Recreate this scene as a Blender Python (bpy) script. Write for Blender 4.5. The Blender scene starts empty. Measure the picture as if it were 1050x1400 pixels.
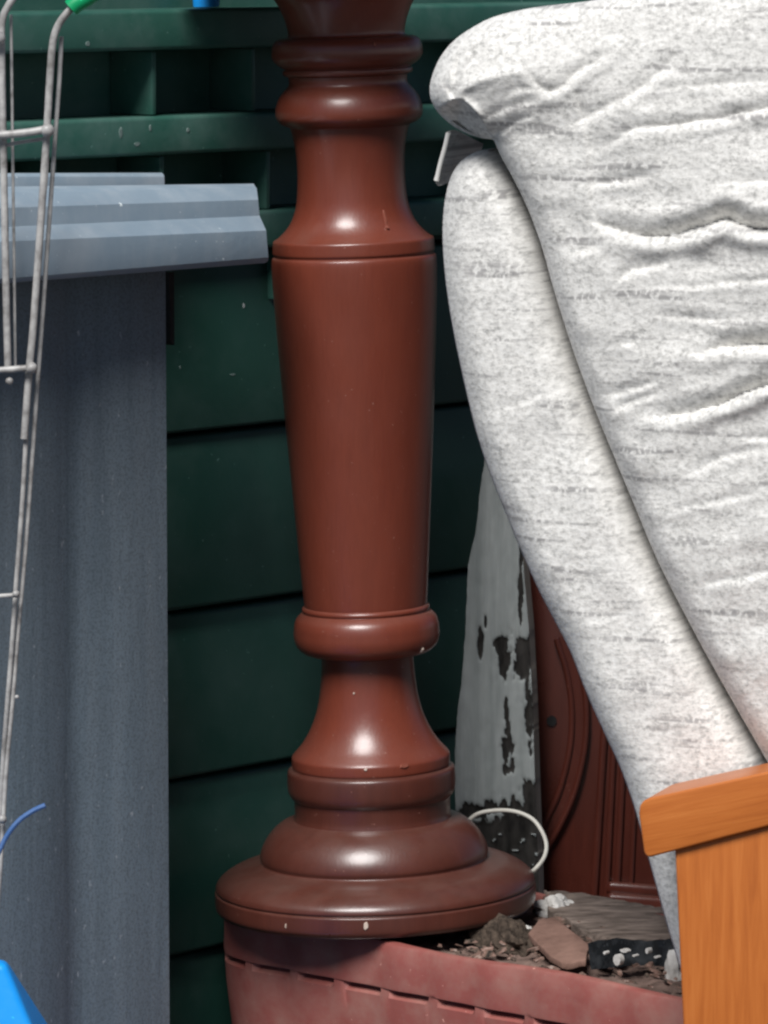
import bpy, bmesh, math, random
import numpy as np
from mathutils import Vector
random.seed(7); np.random.seed(7)
R = math.radians
C = bpy.context.scene.collection
sc = bpy.context.scene

# ------------------------------------------------------------------ camera
F = 6670.0                       # focal length in pixels of the 1050 px wide photograph
PITCH = R(6.92); CAM = Vector((0, -4.6, 1.17))
cd = bpy.data.cameras.new('camera'); cam = bpy.data.objects.new('camera', cd); C.objects.link(cam)
cam.location = CAM; cam.rotation_euler = (R(90) - PITCH, 0, 0)
cd.sensor_fit = 'HORIZONTAL'; cd.sensor_width = 36; cd.lens = F / 1050 * 36
cd.clip_start = 0.1; cd.clip_end = 200
cd.dof.use_dof = True; cd.dof.focus_distance = 4.45; cd.dof.aperture_fstop = 22
sc.camera = cam
# ------------------------------------------------------------------ light
SUN_EL = 51; SUN_AZ = -18         # azimuth measured from straight behind the camera, minus is left
w = bpy.data.worlds.new('World'); sc.world = w; w.use_nodes = True
nt = w.node_tree; bg = nt.nodes['Background']
sky = nt.nodes.new('ShaderNodeTexSky'); sky.sky_type = 'NISHITA'; sky.sun_disc = False
sky.sun_elevation = R(SUN_EL); sky.sun_rotation = R(180 - SUN_AZ)
sky.air_density = 0.7; sky.dust_density = 0.6
nt.links.new(sky.outputs[0], bg.inputs[0]); bg.inputs[1].default_value = 0.05
sl = bpy.data.lights.new('sun', 'SUN'); sl.energy = 5.0; sl.angle = R(26); sl.color = (1, .985, .965)
so = bpy.data.objects.new('sun', sl); C.objects.link(so)
e, a = R(SUN_EL), R(SUN_AZ)
sdir = Vector((math.sin(a) * math.cos(e), -math.cos(a) * math.cos(e), math.sin(e)))
so.rotation_euler = sdir.to_track_quat('Z', 'Y').to_euler()
sc.view_settings.view_transform = 'Standard'; sc.view_settings.look = 'None'
sc.view_settings.exposure = -0.14; sc.view_settings.gamma = 1
sc.cycles.filter_width = 2.4
sc.cycles.max_bounces = 6

# ------------------------------------------------------------------ helpers
FW = Vector((0, math.cos(PITCH), -math.sin(PITCH))); UP = Vector((0, math.sin(PITCH), math.cos(PITCH)))
def ray(px, py): return FW * F + Vector((1, 0, 0)) * (px - 525) + UP * (700 - py)
def P(px, py, Y):
    d = ray(px, py); return CAM + d * ((Y - CAM.y) / d.y)
def PP(px, py, q, n):            # on the plane through q with normal n
    d = ray(px, py); return CAM + d * ((q - CAM).dot(n) / d.dot(n))
def depth(p): return (p - CAM).dot(FW)

def fix(o): return o
ORG = {}
def thing(name, label, cat, loc, group=None):
    o = bpy.data.objects.new(name, None); C.objects.link(o); o.location = loc; o.empty_display_size = .05
    o['label'] = label; o['category'] = cat
    if group: o['group'] = group
    ORG[o.name] = Vector(loc); return o
def tag(o, label=None, cat=None, group=None, kind=None):
    if label: o['label'] = label
    if cat: o['category'] = cat
    if group: o['group'] = group
    if kind: o['kind'] = kind
    return o
def mesh(name, verts, faces, mat, parent=None, smooth=True, sharp=40, uv=None, attr=None, recalc=True, bevel=0, bseg=2):
    """link ONE mesh object from world-space vertices"""
    V = np.array([tuple(v) for v in verts], dtype=float)
    if parent is not None: org = ORG[parent.name]
    else:
        lo, hi = V.min(0), V.max(0); org = Vector(((lo[0]+hi[0])/2, (lo[1]+hi[1])/2, lo[2]))
    V = V - np.array(org)
    me = bpy.data.meshes.new(name); me.from_pydata(V.tolist(), [], faces)
    if recalc or bevel:
        bm = bmesh.new(); bm.from_mesh(me)
        if recalc: bmesh.ops.recalc_face_normals(bm, faces=bm.faces)
        if bevel:
            ed = [x for x in bm.edges if len(x.link_faces) == 2 and x.calc_face_angle(0) > R(25)]
            bmesh.ops.bevel(bm, geom=ed, offset=bevel, segments=bseg, profile=.5, affect='EDGES', clamp_overlap=True)
        bm.to_mesh(me); bm.free()
    if smooth:
        me.shade_smooth(); me.set_sharp_from_angle(angle=R(sharp))
    if uv is not None:
        l = me.uv_layers.new(name='uv'); idx = np.empty(len(me.loops), dtype=np.int32)
        me.loops.foreach_get('vertex_index', idx)
        l.data.foreach_set('uv', np.asarray(uv, dtype=np.float32)[idx].ravel())
    if attr:
        for k, vals in attr.items():
            at = me.attributes.new(k, 'FLOAT', 'POINT'); at.data.foreach_set('value', np.asarray(vals, dtype=np.float32))
    me.materials.append(mat)
    o = bpy.data.objects.new(name, me); C.objects.link(o)
    if parent is not None: o.parent = parent; ORG[o.name] = org
    else: o.location = org; ORG[o.name] = Vector(org)
    return o
def box8(p):                      # 8 points: front 4 (ccw) then back 4
    return list(p), [(0,1,2,3), (7,6,5,4), (0,4,5,1), (1,5,6,2), (2,6,7,3), (3,7,4,0)]
def prism(poly, ext):             # polygon of points pushed by a vector (or list of vectors)
    n = len(poly); v = [Vector(p) for p in poly]
    b = [q + (ext[i] if isinstance(ext, list) else ext) for i, q in enumerate(v)]
    f = [tuple(range(n)), tuple(range(2*n-1, n-1, -1))] + [(i, n+i, n+(i+1) % n, (i+1) % n) for i in range(n)]
    return v + b, f
def spline(pts, n):               # Catmull-Rom, n samples a segment
    pts = np.array([tuple(p) for p in pts], float); q = np.vstack([2*pts[0]-pts[1], pts, 2*pts[-1]-pts[-2]]); out = []
    for i in range(1, len(q)-2):
        for k in range(n):
            t = k/n; out.append(.5*((2*q[i]) + (q[i+1]-q[i-1])*t + (2*q[i-1]-5*q[i]+4*q[i+1]-q[i+2])*t*t + (3*q[i]-q[i-1]-3*q[i+1]+q[i+2])*t**3))
    out.append(pts[-1]); return np.array(out)
def tube(pts, rad, seg=10):
    pts = [Vector(p) for p in pts]; n = len(pts); V, Fc = [], []
    up = None
    for i, p in enumerate(pts):
        t = (pts[min(i+1, n-1)] - pts[max(i-1, 0)]).normalized()
        if up is None:
            up = t.cross(Vector((.31, .9, .2))).normalized()
        up = (up - t*up.dot(t)).normalized(); s = t.cross(up)
        r = rad[i] if hasattr(rad, '__len__') else rad
        for k in range(seg):
            an = 2*math.pi*k/seg; V.append(p + up*math.cos(an)*r + s*math.sin(an)*r)
    for i in range(n-1):
        for k in range(seg):
            Fc.append((i*seg+k, i*seg+(k+1) % seg, (i+1)*seg+(k+1) % seg, (i+1)*seg+k))
    Fc.append(tuple(range(seg))); Fc.append(tuple(range(n*seg-1, (n-1)*seg-1, -1)))
    return V, Fc
def join(*vf):
    V, Fc = [], []
    for v, f in vf:
        b = len(V); V += list(v); Fc += [tuple(i+b for i in q) for q in f]
    return V, Fc
def grid_faces(nr, nc):
    return [(i*nc+j, i*nc+j+1, (i+1)*nc+j+1, (i+1)*nc+j) for i in range(nr-1) for j in range(nc-1)]
def vnoise(x, y, seed=0):         # smooth value noise 0..1, vectorised
    x = np.asarray(x, float); y = np.asarray(y, float)
    xi = np.floor(x).astype(np.int64); yi = np.floor(y).astype(np.int64); fx = x-xi; fy = y-yi
    fx = fx*fx*(3-2*fx); fy = fy*fy*(3-2*fy)
    def h(i, j):
        n = (i*374761393 + j*668265263 + seed*974711) & 0x7fffffff
        n = ((n ^ (n >> 13))*1274126177) & 0x7fffffff
        return ((n ^ (n >> 16)) & 0xffff)/65535.
    return (h(xi, yi)*(1-fx)+h(xi+1, yi)*fx)*(1-fy) + (h(xi, yi+1)*(1-fx)+h(xi+1, yi+1)*fx)*fy
def fbm(x, y, o=3, seed=0):
    s, a, t = 0, 1., 0
    for k in range(o): s = s + a*vnoise(x*2**k, y*2**k, seed+k); t += a; a *= .5
    return s/t
def dist_poly(X, Y, pts):         # distance from each grid point to a polyline
    D = np.full(X.shape, 1e9)
    for (x0, y0), (x1, y1) in zip(pts[:-1], pts[1:]):
        dx, dy = x1-x0, y1-y0; l2 = dx*dx+dy*dy+1e-12
        t = np.clip(((X-x0)*dx+(Y-y0)*dy)/l2, 0, 1)
        D = np.minimum(D, np.hypot(X-x0-t*dx, Y-y0-t*dy))
    return D

# ------------------------------------------------------------------ materials
class M:
    def __init__(s, name, rough=.5, spec=.5, coat=0, metal=0):
        s.m = bpy.data.materials.new(name); s.m.use_nodes = True; s.t = s.m.node_tree; s.b = s.t.nodes['Principled BSDF']
        s.b.inputs['Roughness'].default_value = rough; s.b.inputs['Specular IOR Level'].default_value = spec
        s.b.inputs['Coat Weight'].default_value = coat; s.b.inputs['Coat Roughness'].default_value = .22
        s.b.inputs['Metallic'].default_value = metal
    def n(s, typ, **kw):
        x = s.t.nodes.new(typ)
        for k, v in kw.items():
            if k in x.inputs: x.inputs[k].default_value = v
            else: setattr(x, k, v)
        return x
    def l(s, a, b): s.t.links.new(a, b)
    def coords(s, scale=(1, 1, 1), uv=False, rot=(0, 0, 0)):
        c = s.n('ShaderNodeTexCoord'); mp = s.n('ShaderNodeMapping'); mp.inputs['Scale'].default_value = scale; mp.inputs['Rotation'].default_value = rot
        s.l(c.outputs['UV' if uv else 'Object'], mp.inputs[0]); return mp.outputs[0]
    def noise(s, vec, scale, detail=4, rough=.55, dist=0):
        x = s.n('ShaderNodeTexNoise', Scale=scale, Detail=detail, Roughness=rough, Distortion=dist); s.l(vec, x.inputs['Vector']); return x.outputs['Fac']
    def ramp(s, fac, stops):
        x = s.n('ShaderNodeValToRGB'); r = x.color_ramp
        while len(r.elements) < len(stops): r.elements.new(.5)
        for el, (p, c) in zip(r.elements, stops):
            el.position = p; el.color = (*c, 1) if len(c) == 3 else c
        s.l(fac, x.inputs[0]); return x.outputs[0]
    def mix(s, fac, a, b, mode='MIX'):
        x = s.n('ShaderNodeMix', data_type='RGBA', blend_type=mode)
        for sock, v in ((x.inputs[0], fac), (x.inputs[6], a), (x.inputs[7], b)):
            if hasattr(v, 'links') or hasattr(v, 'is_linked'): s.l(v, sock)
            elif isinstance(v, (int, float)): sock.default_value = v
            else: sock.default_value = (*v, 1)
        return x.outputs[2]
    def math(s, op, a, b=0.):
        x = s.n('ShaderNodeMath', operation=op)
        for sock, v in ((x.inputs[0], a), (x.inputs[1], b)):
            if hasattr(v, 'is_linked'): s.l(v, sock)
            else: sock.default_value = v
        return x.outputs[0]
    def bump(s, h, dist, strength=1):
        x = s.n('ShaderNodeBump', Strength=strength, Distance=dist); s.l(h, x.inputs['Height'])
        old = s.b.inputs['Normal']
        if old.is_linked: s.l(old.links[0].from_socket, x.inputs['Normal'])
        s.l(x.outputs[0], old)
    def color(s, v):
        if hasattr(v, 'is_linked'): s.l(v, s.b.inputs['Base Color'])
        else: s.b.inputs['Base Color'].default_value = (*v, 1)
        return s
    def rough(s, v): s.l(v, s.b.inputs['Roughness'])
B = (0, 0, 0); Wt = (1, 1, 1)

def m_mahogany(name, dark, lite, rough=.35, coat=.4):
    m = M(name, rough, .5, coat)
    v = m.coords((9, 9, 1.6)); n1 = m.noise(v, 6, 6, .6, .6)
    v2 = m.coords((60, 60, 5)); n2 = m.noise(v2, 8, 4)
    c = m.ramp(n1, [(.2, dark), (.8, lite)])
    c = m.mix(m.math('MULTIPLY', m.ramp(n2, [(.45, B), (.75, Wt)]), .18), c, tuple(x*.55 for x in dark))
    sp = m.noise(m.coords(), 260, 2); c = m.mix(m.ramp(sp, [(.735, B), (.76, Wt)]), c, (.28, .13, .1))
    ge = m.n('ShaderNodeNewGeometry'); sx = m.n('ShaderNodeSeparateXYZ'); m.l(ge.outputs['Normal'], sx.inputs[0])
    du = m.math('MULTIPLY', m.ramp(sx.outputs[2], [(.35, B), (.95, Wt)]), m.ramp(m.noise(m.coords(), 34, 5), [(.3, (.02,)*3), (.7, (.26,)*3)]))
    c = m.mix(du, c, (.17, .115, .095))
    m.color(c); rr = m.ramp(m.noise(m.coords(), 14, 5), [(.3, (rough-.07,)*3), (.75, (rough+.14,)*3)]); m.rough(rr)
    m.bump(n2, .0004, .35); m.bump(m.noise(m.coords(), 30, 3), .002, .12); return m.m
wood_red = m_mahogany('brown_varnish', (.158, .034, .019), (.186, .042, .023))
wood_foot = m_mahogany('dark_brown_varnish', (.074, .021, .014), (.105, .029, .019), .34)  # darker, browner varnish tone for the foot ring and foot
wood_cab = m_mahogany('dark_mahogany', (.085, .021, .014), (.15, .036, .023), .3, .4)

def m_plastic(name, col, dust, rough=.5, amt=.5, scale=18, st=(1, 1, 1)):
    m = M(name, rough, .4)
    n = m.noise(m.coords(st), scale, 7, .65); d = m.ramp(n, [(.42, B), (.72, Wt)])
    c = m.mix(m.math('MULTIPLY', d, amt), col, dust)
    s2 = m.noise(m.coords(), 190, 3); c = m.mix(m.ramp(s2, [(.71, B), (.76, Wt)]), c, tuple(min(1, x*2.2) for x in dust))
    m.color(c); m.rough(m.ramp(n, [(.3, (rough-.1,)*3), (.7, (rough+.2,)*3)]))
    m.bump(m.noise(m.coords(), 120, 4), .0008, .3); return m.m
green_pl = m_plastic('green_plastic', (.030, .104, .080), (.10, .17, .15), .42, .6, 14)
grey_pl = m_plastic('grey_pvc', (.27, .35, .42), (.42, .47, .51), .5, .55, 26, (1, 1, .4))
terra = m_plastic('terracotta_plastic', (.29, .085, .072), (.33, .165, .135), .62, .85, 24)
blue_pl = m_plastic('blue_plastic', (.008, .32, .9), (.03, .38, .9), .4, .3)
cap_green = m_plastic('bright_green_plastic', (.005, .33, .12), (.02, .36, .17), .4, .3)
blue_cable = m_plastic('blue_cable_sheath', (.05, .13, .33), (.14, .22, .4), .45, .5, 60)
white_cable = m_plastic('white_cable_sheath', (.62, .6, .54), (.5, .46, .4), .45, .6, 60)
black_pl = m_plastic('black_plastic', (.012, .014, .016), (.09, .1, .11), .25, .5, 60)

green_pn = m_plastic('green_board_shaded', (.0165, .060, .046), (.045, .09, .078), .42, .5, 12)  # darker copy of the ledge green, the boards' shade put into the colour
def m_board():
    m = M('weathered_grey_sheet', .6, .35)
    n = m.noise(m.coords((15, 15, .9)), 3, 7, .68, .5); f = m.noise(m.coords((1, 1, .5)), 7, 5)
    c = m.ramp(n, [(.22, (.125, .165, .195)), (.5, (.172, .222, .262)), (.78, (.235, .285, .325))])
    c = m.mix(m.ramp(f, [(.35, B), (.7, (.55,)*3)]), c, (.125, .14, .155))
    sp = m.noise(m.coords((1, 1, .6)), 150, 2); c = m.mix(m.ramp(sp, [(.69, B), (.76, Wt)]), c, (.36, .39, .42)); g2 = m.noise(m.coords(), 420, 2); c = m.mix(m.ramp(g2, [(.35, (.45,)*3), (.55, B)]), c, (.07, .085, .095))
    m.color(c); m.bump(m.noise(m.coords((1, 1, .3)), 160, 5), .001, .4); return m.m
board_m = m_board()

def m_fabric():
    m = M('oatmeal_chenille', .92, .12)
    m.b.inputs['Sheen Weight'].default_value = .25
    v = m.coords(uv=True); vs = m.coords((.75, 1, 1), uv=True, rot=(0, 0, R(-9)))
    fl = m.math('ADD', m.math('MULTIPLY', m.noise(vs, 260, 3, .7), .72), m.math('MULTIPLY', m.noise(m.coords((.8, 1, 1), uv=True, rot=(0, 0, R(-9))), 75, 3, .6), .28)); big = m.noise(v, 26, 4)
    c = m.ramp(fl, [(.335, (.33, .325, .31)), (.42, (.55, .54, .515)), (.50, (.73, .715, .68)), (.60, (.88, .865, .83))])
    c = m.mix(m.ramp(big, [(.35, (.3,)*3), (.65, B)]), c, (.62, .61, .585))
    # woven streaks: short broken dark dashes running across
    st = m.noise(m.coords((5, 62, 1), uv=True, rot=(0, 0, R(-8))), 1.6, 2, .5); dash = m.noise(m.coords((1, .6, 1), uv=True), 210, 2)
    k = m.math('MULTIPLY', m.ramp(st, [(.57, B), (.67, Wt)]), m.ramp(dash, [(.40, B), (.52, Wt)]))
    c = m.mix(m.math('MULTIPLY', k, .75), c, (.25, .24, .24))
    m.color(c); m.bump(fl, .0014, .5); return m.m
fabric = m_fabric()

def m_pine():
    m = M('orange_pine', .42, .4, .12)
    v = m.coords((1.2, 1, 26), uv=False)
    def grain(vec):
        n = m.noise(vec, 5, 5, .6, .5); return m.ramp(n, [(.25, (.38, .10, .018)), (.5, (.48, .138, .026)), (.75, (.55, .175, .038))])
    m.color(grain(m.coords((2.0, 30, 1), uv=True)))
    m.bump(m.noise(m.coords((6, 160, 1), uv=True), 4, 3), .0005, .4); return m.m
pine = m_pine()

def m_wire():
    m = M('worn_white_wire', .42, .5)
    n = m.noise(m.coords(), 70, 5, .65); s = m.noise(m.coords((1, 1, .2)), 200, 3)
    c = m.ramp(n, [(.30, (.20, .19, .18)), (.5, (.38, .37, .36)), (.7, (.52, .51, .49))])
    c = m.mix(m.ramp(s, [(.66, B), (.76, Wt)]), c, (.13, .11, .1)); m.color(c)
    m.bump(n, .001, .3); return m.m
wire_m = m_wire()

def m_peel():
    m = M('peeling_white_paint', .6, .3)
    a = m.n('ShaderNodeAttribute', attribute_name='paint'); 
    n = m.noise(m.coords((22, 22, 1.5)), 4, 5); c = m.ramp(n, [(.3, (.29, .32, .315)), (.7, (.48, .51, .50))])
    dn = m.noise(m.coords((1, 1, .3)), 90, 4); dk = m.ramp(dn, [(.35, (.012, .011, .01)), (.7, (.06, .055, .05))])
    e = m.ramp(m.math('ADD', a.outputs['Fac'], m.math('MULTIPLY', m.math('SUBTRACT', m.noise(m.coords((1, 1, .4)), 260, 4, .7), .5), .9)), [(.34, B), (.5, (.45,)*3), (.66, Wt)])
    m.color(m.mix(e, dk, c)); m.bump(m.noise(m.coords((40, 40, 3)), 4, 4), .001, .5); return m.m
peel = m_peel()
def m_simple(name, lo, hi, scale, rough=.8, bump=.002, st=(1, 1, 1)):
    m = M(name, rough, .3); n = m.noise(m.coords(st), scale, 6, .65); m.color(m.ramp(n, [(.3, lo), (.7, hi)])); m.bump(n, bump, .7); return m.m
rawwood = m_simple('bare_board_edge', (.24, .21, .17), (.42, .38, .32), 60, .8, .001, (1, 1, .2))
dirt = m_simple('dry_soil', (.07, .047, .038), (.26, .175, .145), 42, .95, .006)
darksoil = m_simple('root_clump', (.015, .011, .008), (.11, .08, .06), 160, .95, .004)
shard_m = m_simple('clay', (.15, .085, .065), (.27, .16, .125), 38, .9, .004)
white_m = m_simple('white_plaster', (.45, .43, .4), (.75, .73, .7), 60, .8, .002)
plank_m = m_simple('weathered_wood', (.06, .045, .036), (.33, .26, .22), 30, .9, .006, (1, 2.2, 2.2))
ground_m = m_simple('dark_concrete', (.035, .033, .03), (.09, .085, .08), 9, .95, .004)
slate_m = m_simple('dark_strip', (.012, .012, .013), (.03, .03, .03), 40, .7, .001)

# ------------------------------------------------------------------ ground
gv = [(x, y, 0) for x in (-30, 30) for y in (-30, 30)]
tag(mesh('ground', gv, [(0, 1, 3, 2)], ground_m, smooth=False), kind='structure')

# ------------------------------------------------------------------ green slatted bin (its wall runs away to the right)
TB = R(47); U = Vector((math.cos(TB), math.sin(TB), 0)); NB = Vector((math.sin(TB), -math.cos(TB), 0)); Z = Vector((0, 0, 1))
B0 = P(400, 600, .225)
def wall(px, py, off): return PP(px, py, B0 + NB*off, NB)
def wu(px, off=0): return (wall(px, 300, off) - B0).dot(U)      # coordinate along the wall
def wz(py, px=300, off=0): return wall(px, py, off).z
def W(u, z, off): q = B0 + U*u + NB*off; return Vector((q.x, q.y, z))
def slab(u0, u1, z0, z1, o0, o1, tilt=0):
    return box8([W(u0, z0, o1+tilt), W(u1, z0, o1+tilt), W(u1, z1, o1), W(u0, z1, o1), W(u0, z0, o0), W(u1, z0, o0), W(u1, z1, o0), W(u0, z1, o0)])
bin_t = thing('plastic_bin', 'large dark green ribbed plastic bin behind the turned brown column', 'bin', W(.1, 0, -.2))
UL, UR = -.75, 1.3
LED = .07
ztop = wz(-75)
mesh('wall', *slab(UL, UR, 0, ztop, -.04, 0), green_pl, bin_t, bevel=.002)
mesh('lid', *slab(UL-.02, UR+.02, ztop+.001, ztop+.04, -.55, .02), green_pl, bin_t, bevel=.008)
def ledge(u0, u1, y0, y1, r0=0, r1=0):
    za, zb = wz(y0, 300, LED), wz(y1, 300, LED); o1 = LED if (u0 == UL or u1 == UR) else .012; pts = []
    def arc(u, sgn, r):
        return [(u - sgn*r*(1-math.sin(k*math.pi/12)), -r*(1-math.cos(k*math.pi/12))) for k in range(7)]
    V = []; us = [(u0, o1)] if not r0 else [(u0 + r0*(1-math.cos(k*math.pi/12)), o1 - r0*(1-math.sin(k*math.pi/12))) for k in range(7)]
    us += [(u1, o1)] if not r1 else [(u1 - r1*(1-math.cos(k*math.pi/12)), o1 - r1*(1-math.sin(k*math.pi/12))) for k in range(6, -1, -1)]
    poly = [(u0, .001)] + us + [(u1, .001)]
    v, f = prism([W(u, zb, o) for u, o in poly], Vector((0, 0, za-zb)))
    return mesh('ledge', v, f, green_pl, bin_t, bevel=.004, bseg=3)
ledge(UL, UR, 12, 66)
ledge(UL, UR, 156, 208)
ledge(UL, UR, 292, 344)
# upright webs that stiffen the gaps between the ledges
for pxs, y0, y1, dp in (((212, 347), 66, 156, .058), ((76, 222, 367), 208, 292, .06), ((232, 379), 344, 418, .06)):
    for px in pxs:
        if px < 50: continue
        u = wu(px, dp); 
        mesh('web', *slab(u-.003, u+.003, wz(y1, 300, dp)+.0015, wz(y0, 300, dp)-.0015, .001, dp), green_pl, bin_t, bevel=.0015)
for px in (515, 660, 800):
    for y0, y1 in ((66, 156), (208, 292)):
        u = wu(px, .034); mesh('web', *slab(u-.003, u+.003, wz(y1, 300, .034)+.0015, wz(y0, 300, .034)-.0015, .001, .034), green_pl, bin_t, bevel=.0015)
# lapped boards of the lower wall
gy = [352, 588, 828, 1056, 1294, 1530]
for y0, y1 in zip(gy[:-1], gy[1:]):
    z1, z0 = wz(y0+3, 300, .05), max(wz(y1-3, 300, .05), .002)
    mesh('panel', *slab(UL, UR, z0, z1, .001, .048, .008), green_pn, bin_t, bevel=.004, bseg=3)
# small blue cap standing on the ledge
q = wall(282, 12, .028); zt = wz(12, 300, LED)
v, f = tube([(q.x, q.y, zt+.001), (q.x, q.y, zt+.012), (q.x, q.y, zt+.03), (q.x, q.y, zt+.034)], [.0125, .0135, .0135, .011], 20)
tag(mesh('bottle_cap', v, f, blue_pl), 'small bright blue cap standing on the top green ledge', 'cap')

# ------------------------------------------------------------------ grey sheet leaning on the bin, stepped trims on top
def W2(px, py, Yr):                # plane parallel to the bin wall, passing x=px 228 at depth Yr
    q = P(228, 600, Yr); return PP(px, py, q, NB)
bt = -.19
rows = []
cols = [-160, -90, -30, 20, 60, 88, 100, 112, 150, 190, 226]
def fold(px): return -.006*math.exp(-((px-101)/26)**2) + .004*math.exp(-((px-55)/30)**2) + .003*math.exp(-((px-165)/30)**2)
zb = 0.0; topy = 335
V = []
for r in range(2):
    for c in cols:
        p = W2(c, topy, bt) + NB*fold(c)
        V.append(Vector((p.x, p.y, p.z if r else 0.001)))
n = len(cols); V = V + [p - NB*.006 for p in V]
Fc = grid_faces(2, n) + [tuple(i+2*n for i in reversed(q)) for q in grid_faces(2, n)]
ring = list(range(n)) + list(range(2*n-1, n-1, -1))
Fc += [(ring[i], ring[(i+1) % len(ring)], ring[(i+1) % len(ring)]+2*n, ring[i]+2*n) for i in range(len(ring))]
tag(mesh('grey_sheet', V, Fc, board_m, sharp=50), 'upright weathered blue-grey sheet with a vertical fold, left of the column', 'sheet')
# dark thin strip beside the sheet
p = [W2(231, 372, -.165), W2(238, 372, -.165), W2(238.5, 472, -.165), W2(233, 466, -.165)]
v, f = prism(p, -NB*.012)
tag(mesh('plastic_strip', v, f, slate_m, smooth=False), 'thin dark strip hanging just right of the grey sheet under the stepped trim', 'strip')

sh_end = P(362, 300, .045)
def trim(name, x_end, x_start, prof, label, off=0):
    # prof: (offset along the wall normal, py at the right end)
    base = P(x_end, 300, -.12 + off); d = Vector((-math.cos(R(50)), -math.sin(R(50)), 0)); nn = Vector((math.sin(R(50)), -math.cos(R(50)), 0))
    L = .62; pts = []
    pr = []
    xl = x_start; far = base + d*L
    for o, py, pyl, pxe in prof:
        z0 = PP(x_end, py, base + nn*o, nn).z; z1 = PP(20, pyl, base + nn*o, nn).z
        q0 = PP(pxe, py, base + nn*o, nn); z0 = q0.z; q1 = PP(20, pyl, base + nn*o, nn); run = max(.01, -(q1-q0).dot(-d)) if False else (q1-q0).dot(d)
        zl = z0 + (z1-z0)/run*L; pr.append((o, q0, zl))
    A_ = [q0 for o, q0, zl in pr]; B_ = [far + nn*o + Vector((0, 0, zl-far.z)) for o, z, zl in pr]
    poly = A_ + [q - nn*.004 - Vector((0, 0, .002)) for q in reversed(A_)]; polb = B_ + [q - nn*.004 - Vector((0, 0, .002)) for q in reversed(B_)]
    v, f = prism(poly, [q - p for p, q in zip(poly, polb)])
    return tag(mesh(name, v, f, grey_pl, bevel=.0012, bseg=2), label, 'trim')
trim('stepped_trim', 352, -60, [(-.035, 251, 254, 347), (-.006, 255, 259, 349), (.0, 257, 264, 351), (.016, 273, 284, 353), (.017, 295, 310, 355), (.034, 315, 330, 364), (.035, 352, 380, 367), (.028, 357, 384, 366)],
     'pale grey stepped plastic trim lying across the top of the grey sheet')
trim('flat_trim', 226, -60, [(-.03, 236, 236, 222), (-.004, 238, 238, 224), (.0, 241, 241, 225), (.004, 262, 264, 226), (.006, 290, 290, 226)], 'short flat grey strip lying behind the stepped trim', .06)

# ------------------------------------------------------------------ wire rack on the left
YR = -.45
rack = thing('wire_rack', 'worn white wire rack with a bright green plastic end tip at far left', 'rack', (P(20, 900, YR).x, YR, 0))
pxm = depth(P(30, 500, YR))/F
def wirepx(name, pts, wpx, parent=rack, seg=10, n=5, mat=wire_m):
    Y = [p[2] if len(p) > 2 else 0 for p in pts]
    w3 = [P(p[0], p[1], YR + y) for p, y in zip(pts, Y)]
    return mesh(name, *tube([Vector(p) for p in spline(w3, n)], wpx*pxm/2*(.86 if wpx < 20 else 1), seg), mat, parent)
wirepx('upright', [(112, -4), (101, 8), (88, 22), (78, 38), (72, 60), (68, 110), (64, 180), (56, 300), (46, 440), (40, 505), (33, 600)], 12)
wirepx('upright', [(84, 50, .01), (81, 110, .01), (76, 180, .01), (66, 320, .01), (59, 420, .01), (53, 500, .01), (43, 640, .01), (34, 760, .01), (25, 860, .008), (17, 960, .006), (8, 1060, .004), (1, 1180, .0), (-14, 1400, 0), (-30, 1700, 0)], 7.5)
wirepx('upright', [(36, 590, .004), (31, 680, .004), (22, 800, .004), (15, 900, .004), (7, 1000, .004), (-2, 1130, .004), (-20, 1400, .004), (-38, 1700, .004)], 8)
wirepx('upright', [(22, -8), (10, 10), (3, 28), (2, 60), (4, 180), (7, 330), (9, 430), (11, 503)], 12)
wirepx('upright', [(15, 20, .01), (16, 100, .01), (17, 180, .01), (19, 340, .01), (21, 502, .01)], 5)
wirepx('crossbar', [(-80, 187, -.008), (-10, 185, -.008), (20, 183, -.008), (45, 180, -.008), (66, 176, -.008)], 13)
wirepx('crossbar', [(-80, 200), (0, 199), (20, 196), (45, 192), (62, 194), (64, 230), (58, 300)], 6)
wirepx('crossbar', [(-80, 508, -.008), (0, 506, -.008), (25, 504, -.008), (46, 503, -.008)], 11)
wirepx('crossbar', [(-80, 817, -.006), (0, 815, -.006), (24, 813, -.006)], 8)
wirepx('end_cap', [(97, 11), (104, 5), (116, -2), (130, -12), (142, -24)], 25, mat=cap_green)
for x, y, s in ((65, 178, 9), (43, 503, 8), (13, 521, 5), (22, 812, 5), (23, 953, 3), (-2, 52, 9), (3, 1120, 6)):
    c = P(x, y, YR-.009); rr = s*pxm
    bm = bmesh.new(); bmesh.ops.create_icosphere(bm, subdivisions=2, radius=rr)
    mesh('weld', [Vector(v.co)*(1+.15*random.random()) + c for v in bm.verts], [tuple(v.index for v in f.verts) for f in bm.faces], wire_m, rack); bm.free()
# blue cable end
pts = [P(x, y, YR-.03) for x, y in ((62, 1101), (50, 1106), (38, 1113), (26, 1122), (14, 1136), (3, 1155), (-8, 1185), (-20, 1260), (-28, 1400), (-30, 1740))]
tag(mesh('blue_cable', *tube([Vector(p) for p in spline(pts, 5)], [7*pxm/2*1.0]*46, 8), blue_cable), 'cut end of a dull blue cable curling past the wire rack', 'cable')
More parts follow.
